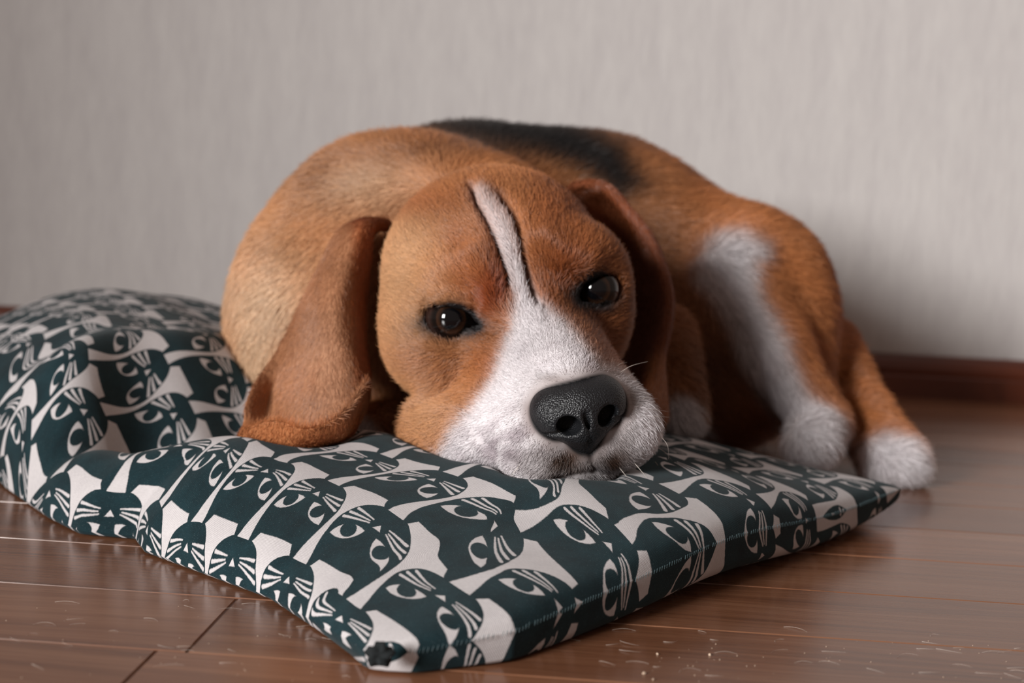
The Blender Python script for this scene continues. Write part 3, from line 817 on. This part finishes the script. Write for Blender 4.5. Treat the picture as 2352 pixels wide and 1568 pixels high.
def build_dog():
    root = empty('dog', (float(Hd(0, -10, 0)[0]), float(Hd(0, -10, 0)[1])+0.05, 0.0))
    tag(root, 'tan, black and white beagle dog lying curled with its chin on the pillow', 'dog')
    off = np.array(root.location)
    o = build_body_mesh(); me = o.data
    nv0 = len(me.vertices)
    parts = []; flows = []
    V = np.empty(nv0*3, np.float32); me.vertices.foreach_get('co', V); V = V.reshape(-1, 3).astype(float)
    parts.append(part_of(V))
    nosep = Hd(0, 7.6, -2.2); hub = P(1050, 480, 0.72)
    f_head = V-nosep; f_body = V-hub
    f_body /= np.linalg.norm(f_body, axis=1, keepdims=True)+1e-9; f_body += np.array([0.15, 0, -0.55])
    f_head /= np.linalg.norm(f_head, axis=1, keepdims=True)+1e-9
    flows.append(np.where((parts[0] == 1)[:, None], f_head, f_body))
    bm = bmesh.new(); bm.from_mesh(me)
    for k, rows in ((2, EAR_A), (3, EAR_B)):
        Ve, Fe, fl = ear_sheet(rows, 90, 64, 0.0036)
        tmp = bpy.data.meshes.new('tmp_ear'); tmp.from_pydata(Ve.tolist(), [], Fe.tolist()); bm.from_mesh(tmp); bpy.data.meshes.remove(tmp)
        parts.append(np.full(len(Ve), k)); flows.append(fl)
    bmesh.ops.recalc_face_normals(bm, faces=bm.faces[:])
    bm.to_mesh(me); bm.free()
    part = np.concatenate(parts); flow = np.concatenate(flows)
    n = len(me.vertices); V = np.empty(n*3, np.float32); me.vertices.foreach_get('co', V); V = V.reshape(-1, 3).astype(float)
    me.polygons.foreach_set('use_smooth', [True]*len(me.polygons))
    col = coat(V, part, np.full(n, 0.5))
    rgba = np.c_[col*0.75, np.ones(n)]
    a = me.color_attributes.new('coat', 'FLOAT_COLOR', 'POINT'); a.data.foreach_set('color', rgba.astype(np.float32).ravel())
    me.materials.append(skin_material()); o.parent = root; o.location = -off
    # ---- fur
    me.calc_loop_triangles(); nt_ = len(me.loop_triangles)
    tri = np.empty(nt_*3, np.int32); me.loop_triangles.foreach_get('vertices', tri); tri = tri.reshape(-1, 3)
    vn = np.empty(n*3, np.float32); me.vertices.foreach_get('normal', vn); vn = vn.reshape(-1, 3).astype(float)
    A, B, C = V[tri[:, 0]], V[tri[:, 1]], V[tri[:, 2]]
    fn = np.cross(B-A, C-A); ar = np.linalg.norm(fn, axis=1)*0.5; ctr = (A+B+C)/3
    fn /= (2*ar[:, None]+1e-15)
    view = ctr-cam_pos; dist = np.linalg.norm(view, axis=1); view /= dist[:, None]
    facing = (fn*view).sum(1)
    tp = part[tri[:, 0]]
    dens = np.where(tp == 1, HEADD, np.where(tp >= 2, EARD, BODYD))
    dens = dens*np.where(facing < 0.45, 1.0, 0.0)*(ctr[:, 2] > 0.004)
    pr = proj(ctr)
    nd = np.full(len(ctr), 1.0); mk = tp == 1; nd[mk] = nose_sdf(ctr[mk])
    dens *= np.clip((nd-0.0004)/0.002, 0, 1)
    for (poly, c, r) in EYES:
        near = np.linalg.norm(ctr-c, axis=1) < 2.4*r
        sd = poly_sd(pr[near, 0], pr[near, 1], poly); dens[near] *= np.clip((sd-1.5)/6, 0, 1)
    # fur buried inside the body (ear roots) is left out
    em = tp >= 2; bd = np.full(len(ctr), 1.0); bd[em] = body_sdf(ctr[em]); dens *= np.where(bd < 0.0, 0, 1)
    cnt = rng.poisson(ar*dens); T = np.repeat(np.arange(len(tri)), cnt); N = len(T)
    r1, r2 = np.sqrt(rng.random(N)), rng.random(N); w = np.stack([1-r1, r1*(1-r2), r1*r2], 1)
    itp = lambda arr: (arr[tri[T]]*w[..., None]).sum(1)
    root_p = itp(V); nr = itp(vn); nr /= np.linalg.norm(nr, axis=1, keepdims=True)+1e-9
    fl = itp(flow); ps = tp[T]
    # gentle swirls and strand-to-strand scatter
    sw = np.stack([np.sin(root_p[:, 2]*160+root_p[:, 0]*70), np.sin(root_p[:, 0]*140+1.3), np.sin(root_p[:, 1]*120+root_p[:, 2]*90)], 1)
    fl = fl + 0.22*sw + 0.20*rng.normal(size=(N, 3))
    fl -= nr*(fl*nr).sum(1, keepdims=True); fl /= np.linalg.norm(fl, axis=1, keepdims=True)+1e-9
    pr = proj(root_p); x, y = pr[:, 0], pr[:, 1]
    L = np.where(ps == 1, 0.0055, np.where(ps >= 2, 0.0042, 0.0080))
    L = np.where(ps == 1, L*(1-0.54*soft(x, y, [(1190, 720), (1300, 740), (1440, 880), (1530, 1040), (1500, 1120), (1100, 1110), (1060, 960)], 25)), L)
    for sx in (-1, 1):
        sd = poly_sd(x, y, EYE_POLY[sx]); L = np.where((ps == 1) & (sd < 60), L*np.clip(0.30+sd/80, 0.30, 1), L)
    nd = np.full(N, 1.0); nd[ps == 1] = nose_sdf(root_p[ps == 1]); L *= np.clip(0.5+nd/0.010, 0.5, 1)
    gr = np.minimum(line_d(x, y, RELIEF[0][0]), line_d(x, y, RELIEF[1][0])); L = np.where((ps == 1) & (gr < 16), L*0.55, L)
    L *= 0.65+0.7*rng.random(N)
    jit = rng.random(N); lift = np.radians(np.where(ps == 1, 19, np.where(ps == 0, 17, 9)) + np.where(ps >= 2, 4, 8)*rng.normal(size=N))
    NPT = 4; pts = np.empty((N, NPT, 3)); pos = root_p - nr*0.0004
    side = np.cross(nr, fl); bend = 0.16*rng.normal(size=N)
    for k in range(NPT):
        pts[:, k] = pos
        th = lift*(1.25-0.42*k)
        d = fl*np.cos(th)[:, None] + nr*np.sin(th)[:, None] + side*(bend*k*0.5)[:, None]
        pos = pos + d*(L/(NPT-1))[:, None]
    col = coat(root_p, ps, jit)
    cur = bpy.data.hair_curves.new('fur'); cur.add_curves([NPT]*N)
    cur.position_data.foreach_set('vector', (pts-off).astype(np.float32).ravel())
    rad = np.where(ps == 0, 0.00012, np.where(ps == 1, 0.000075, 0.000075))[:, None]*np.array([1.0, 0.95, 0.7, 0.18])[None]
    ra = cur.attributes.get('radius') or cur.attributes.new('radius', 'FLOAT', 'POINT')
    ra.data.foreach_set('value', rad.astype(np.float32).ravel())
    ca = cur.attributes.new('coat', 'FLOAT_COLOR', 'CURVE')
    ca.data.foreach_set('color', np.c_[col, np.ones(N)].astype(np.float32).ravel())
    cur.materials.append(fur_material())
    fo = bpy.data.objects.new('fur', cur); link(fo, root); tag(fo, 'short dense tan, white and black fur', kind='stuff')
    print('strands', N, 'verts', n)
    # ---- nose
    NM, ntn, bn = material('nose_leather'); X.nt = ntn
    tc = ntn.nodes.new('ShaderNodeTexCoord').outputs['Object']
    vo = ntn.nodes.new('ShaderNodeTexVoronoi'); vo.inputs['Scale'].default_value = 1400; ntn.links.new(tc, vo.inputs['Vector'])
    bn.inputs['Base Color'].default_value = srgb(20, 21, 24); bn.inputs['Roughness'].default_value = 0.42
    bn.inputs['Specular IOR Level'].default_value = 0.5
    bump(ntn, 1.0-X(vo.outputs['Distance']), 0.8, 0.0004, bn)
    hn = 0.0007; c = Hd(0, 7.9, -2.8); lo = c-0.034; hi = c+0.034
    Vn, Qn = surface_nets(grid_eval(nose_sdf, lo, hi, hn), lo, hn); Vn = project(nose_sdf, Vn, 1)
    tag(mesh_obj('nose', Vn-off, Qn, NM, root), 'black pebbled nose')
    # ---- eyes
    EM, nte, be = material('eye_globe'); X.nt = nte
    tc = nte.nodes.new('ShaderNodeTexCoord').outputs['Object']
    sep = nte.nodes.new('ShaderNodeSeparateXYZ'); nte.links.new(tc, sep.inputs[0])
    rr = xlen(X(sep.outputs[0]), X(sep.outputs[1]))
    streak = noise(nte, mapping(nte, tc, (900, 900, 60)), 1.0, 3)
    c1 = ramp(nte, rr/0.0122 + (X(streak)-0.5)*0.05, [(0.0, srgb(6, 6, 8)), (0.36, srgb(6, 6, 8)), (0.41, srgb(26, 16, 11)), (0.51, srgb(46, 28, 18)), (0.56, srgb(12, 9, 8)), (0.66, srgb(14, 10, 9)), (0.8, srgb(40, 26, 22)), (1.0, srgb(40, 26, 22))])
    nte.links.new(c1, be.inputs['Base Color']); be.inputs['Roughness'].default_value = 0.04
    be.inputs['Coat Weight'].default_value = 0.4; be.inputs['Coat Roughness'].default_value = 0.01; be.inputs['Specular IOR Level'].default_value = 0.3
    for (poly, c, r), (gx, gy) in zip(EYES, ((1036, 724), (1368, 657))):
        bm = bmesh.new(); bmesh.ops.create_uvsphere(bm, u_segments=48, v_segments=32, radius=r)
        for v in bm.verts:                                  # corneal bulge along +Z
            q = v.co.normalized(); t = max(0.0, (q.z-0.80)/0.20); v.co += q*(0.0007*t*t*(3-2*t))
        em = bpy.data.meshes.new('eye'); bm.to_mesh(em); bm.free(); em.materials.append(EM)
        em.polygons.foreach_set('use_smooth', [True]*len(em.polygons))
        e = link(bpy.data.objects.new('eye', em), root); e.location = Vector(c-off)
        gaze = P(gx, gy, 0.3) - c
        e.rotation_euler = Vector(gaze).to_track_quat('Z', 'Y').to_euler()
        tag(e, 'dark brown glossy eye')
    # ---- whiskers
    WM, ntw, bw = material('whisker_hair'); bw.inputs['Base Color'].default_value = srgb(226, 214, 204); bw.inputs['Roughness'].default_value = 0.35
    for w in WHISKERS:
        d0 = march(*w[0]) or 0.6
        ctrl = [P(w[0][0], w[0][1], d0+0.001)] + [P(q[0], q[1], d0 + dz) for q, dz in zip(w[1:], (0.004, 0.012))]
        c = catmull(np.array(ctrl), 10); ring = []
        bm = bmesh.new()
        for k, pt in enumerate(c):
            t = c[min(k+1, 9)]-c[max(k-1, 0)]; t /= np.linalg.norm(t); a_ = np.cross(t, [0, 0.3, 1.0]); a_ /= np.linalg.norm(a_); b_ = np.cross(t, a_)
            rd = 0.00014*(1-0.8*k/9)
            ring.append([bm.verts.new(pt-off + rd*(math.cos(s)*a_+math.sin(s)*b_)) for s in (0, 2.094, 4.189)])
        for u, v in zip(ring[:-1], ring[1:]):
            for s in range(3): bm.faces.new([u[s], u[(s+1) % 3], v[(s+1) % 3], v[s]])
        wm = bpy.data.meshes.new('whisker'); bm.to_mesh(wm); bm.free(); wm.materials.append(WM)
        link(bpy.data.objects.new('whisker', wm), root)
    return root
WHISKERS = [[(1412, 845), (1425, 835), (1440, 832)], [(1420, 858), (1450, 840), (1488, 830)], [(1466, 922), (1485, 913), (1510, 915)], [(1472, 940), (1500, 940), (1535, 945)],
            [(1482, 958), (1510, 956), (1538, 958)], [(1505, 990), (1532, 1020), (1536, 1055)], [(1512, 1028), (1530, 1040), (1545, 1060)], [(1505, 1060), (1520, 1080), (1530, 1100)],
            [(1455, 1060), (1480, 1090), (1500, 1118)], [(1420, 1070), (1440, 1095), (1455, 1112)], [(1305, 1050), (1310, 1075), (1320, 1090)], [(1290, 1060), (1297, 1085), (1300, 1108)],
            [(1200, 1060), (1180, 1085), (1165, 1100)], [(1080, 1000), (1050, 990), (1010, 990)]]
dog = build_dog()
# ------------------------------------------------------------------ shed hairs and crumbs on the boards
def shed_hairs():
    HM, nth, bh = material('shed_hair'); bh.inputs['Base Color'].default_value = srgb(214, 200, 188); bh.inputs['Roughness'].default_value = 0.4
    rr = random.Random(11); bm = bmesh.new()
    spots = [(820, 1420), (1330, 1405), (160, 1435), (330, 1420), (640, 1455), (500, 1400), (1770, 1500), (2060, 1510), (2290, 1500), (1800, 1440), (2150, 1490), (1880, 1520), (2240, 1545), (60, 1460), (250, 1450), (700, 1470), (680, 1440), (420, 1380), (1560, 1545), (1640, 1500), (1990, 1535), (2110, 1545)]
    spots += [(rr.uniform(0, 800), rr.uniform(1380, 1560)) for _ in range(16)] + [(rr.uniform(1300, 2350), rr.uniform(1440, 1565)) for _ in range(26)]
    for (px, py) in spots:
        p = on_z(px, py, 0.0); a = rr.uniform(-0.7, 0.7); L = rr.uniform(0.003, 0.010); k = rr.uniform(-2.2, 2.2); hz = rr.uniform(0.0, 0.5); ring = []
        for i in range(7):
            t = i/6; ang = a + k*(t-0.5); q = Vector((p[0], p[1], 0.00016 + 0.0010*math.sin(t*3.14)*hz))
            p = (p[0]+math.cos(ang)*L/6, p[1]+math.sin(ang)*L/6)
            n = Vector((-math.sin(ang), math.cos(ang), 0)); rd = 0.00004*(1-0.7*t)
            ring.append([bm.verts.new(q+n*rd), bm.verts.new(q-n*rd*0.5+Vector((0, 0, rd))), bm.verts.new(q-n*rd*0.5-Vector((0, 0, rd)))])
        for u, v in zip(ring[:-1], ring[1:]):
            for s in range(3): bm.faces.new([u[s], u[(s+1) % 3], v[(s+1) % 3], v[s]])
    me = bpy.data.meshes.new('shed_hairs'); bm.to_mesh(me); bm.free(); me.materials.append(HM)
    o = link(bpy.data.objects.new('shed_hairs', me)); tag(o, 'pale loose dog hairs scattered over the floor boards', 'hair', kind='stuff')
    CM, ntc, bc = material('crumb'); bc.inputs['Base Color'].default_value = srgb(196, 172, 150); bc.inputs['Roughness'].default_value = 0.8
    bm = bmesh.new()
    pts = [(1630, 1505), (1510, 1503), (1478, 1548), (1500, 1562), (1715, 1530), (1600, 1520), (1640, 1515), (1560, 1510)] + [(rr.uniform(1400, 2340), rr.uniform(1470, 1565)) for _ in range(40)] + [(rr.uniform(0, 800), rr.uniform(1390, 1565)) for _ in range(36)]
    for k, (px, py) in enumerate(pts):
        p = on_z(px, py, 0.0); r = rr.uniform(0.0003, 0.0006) if k < 4 else rr.uniform(0.00008, 0.0002)
        g = bmesh.ops.create_icosphere(bm, subdivisions=1, radius=r, matrix=Matrix.Translation((p[0], p[1], r*0.6)))
        for v in g['verts']: v.co += Vector((rr.uniform(-r, r), rr.uniform(-r, r), 0))*0.35; v.co.z = max(v.co.z, 0.00002)
    me = bpy.data.meshes.new('crumbs'); bm.to_mesh(me); bm.free(); me.materials.append(CM)
    o = link(bpy.data.objects.new('crumbs', me)); tag(o, 'tiny pale crumbs and dust on the floor in front of the pillow', 'crumbs', kind='stuff')
shed_hairs()
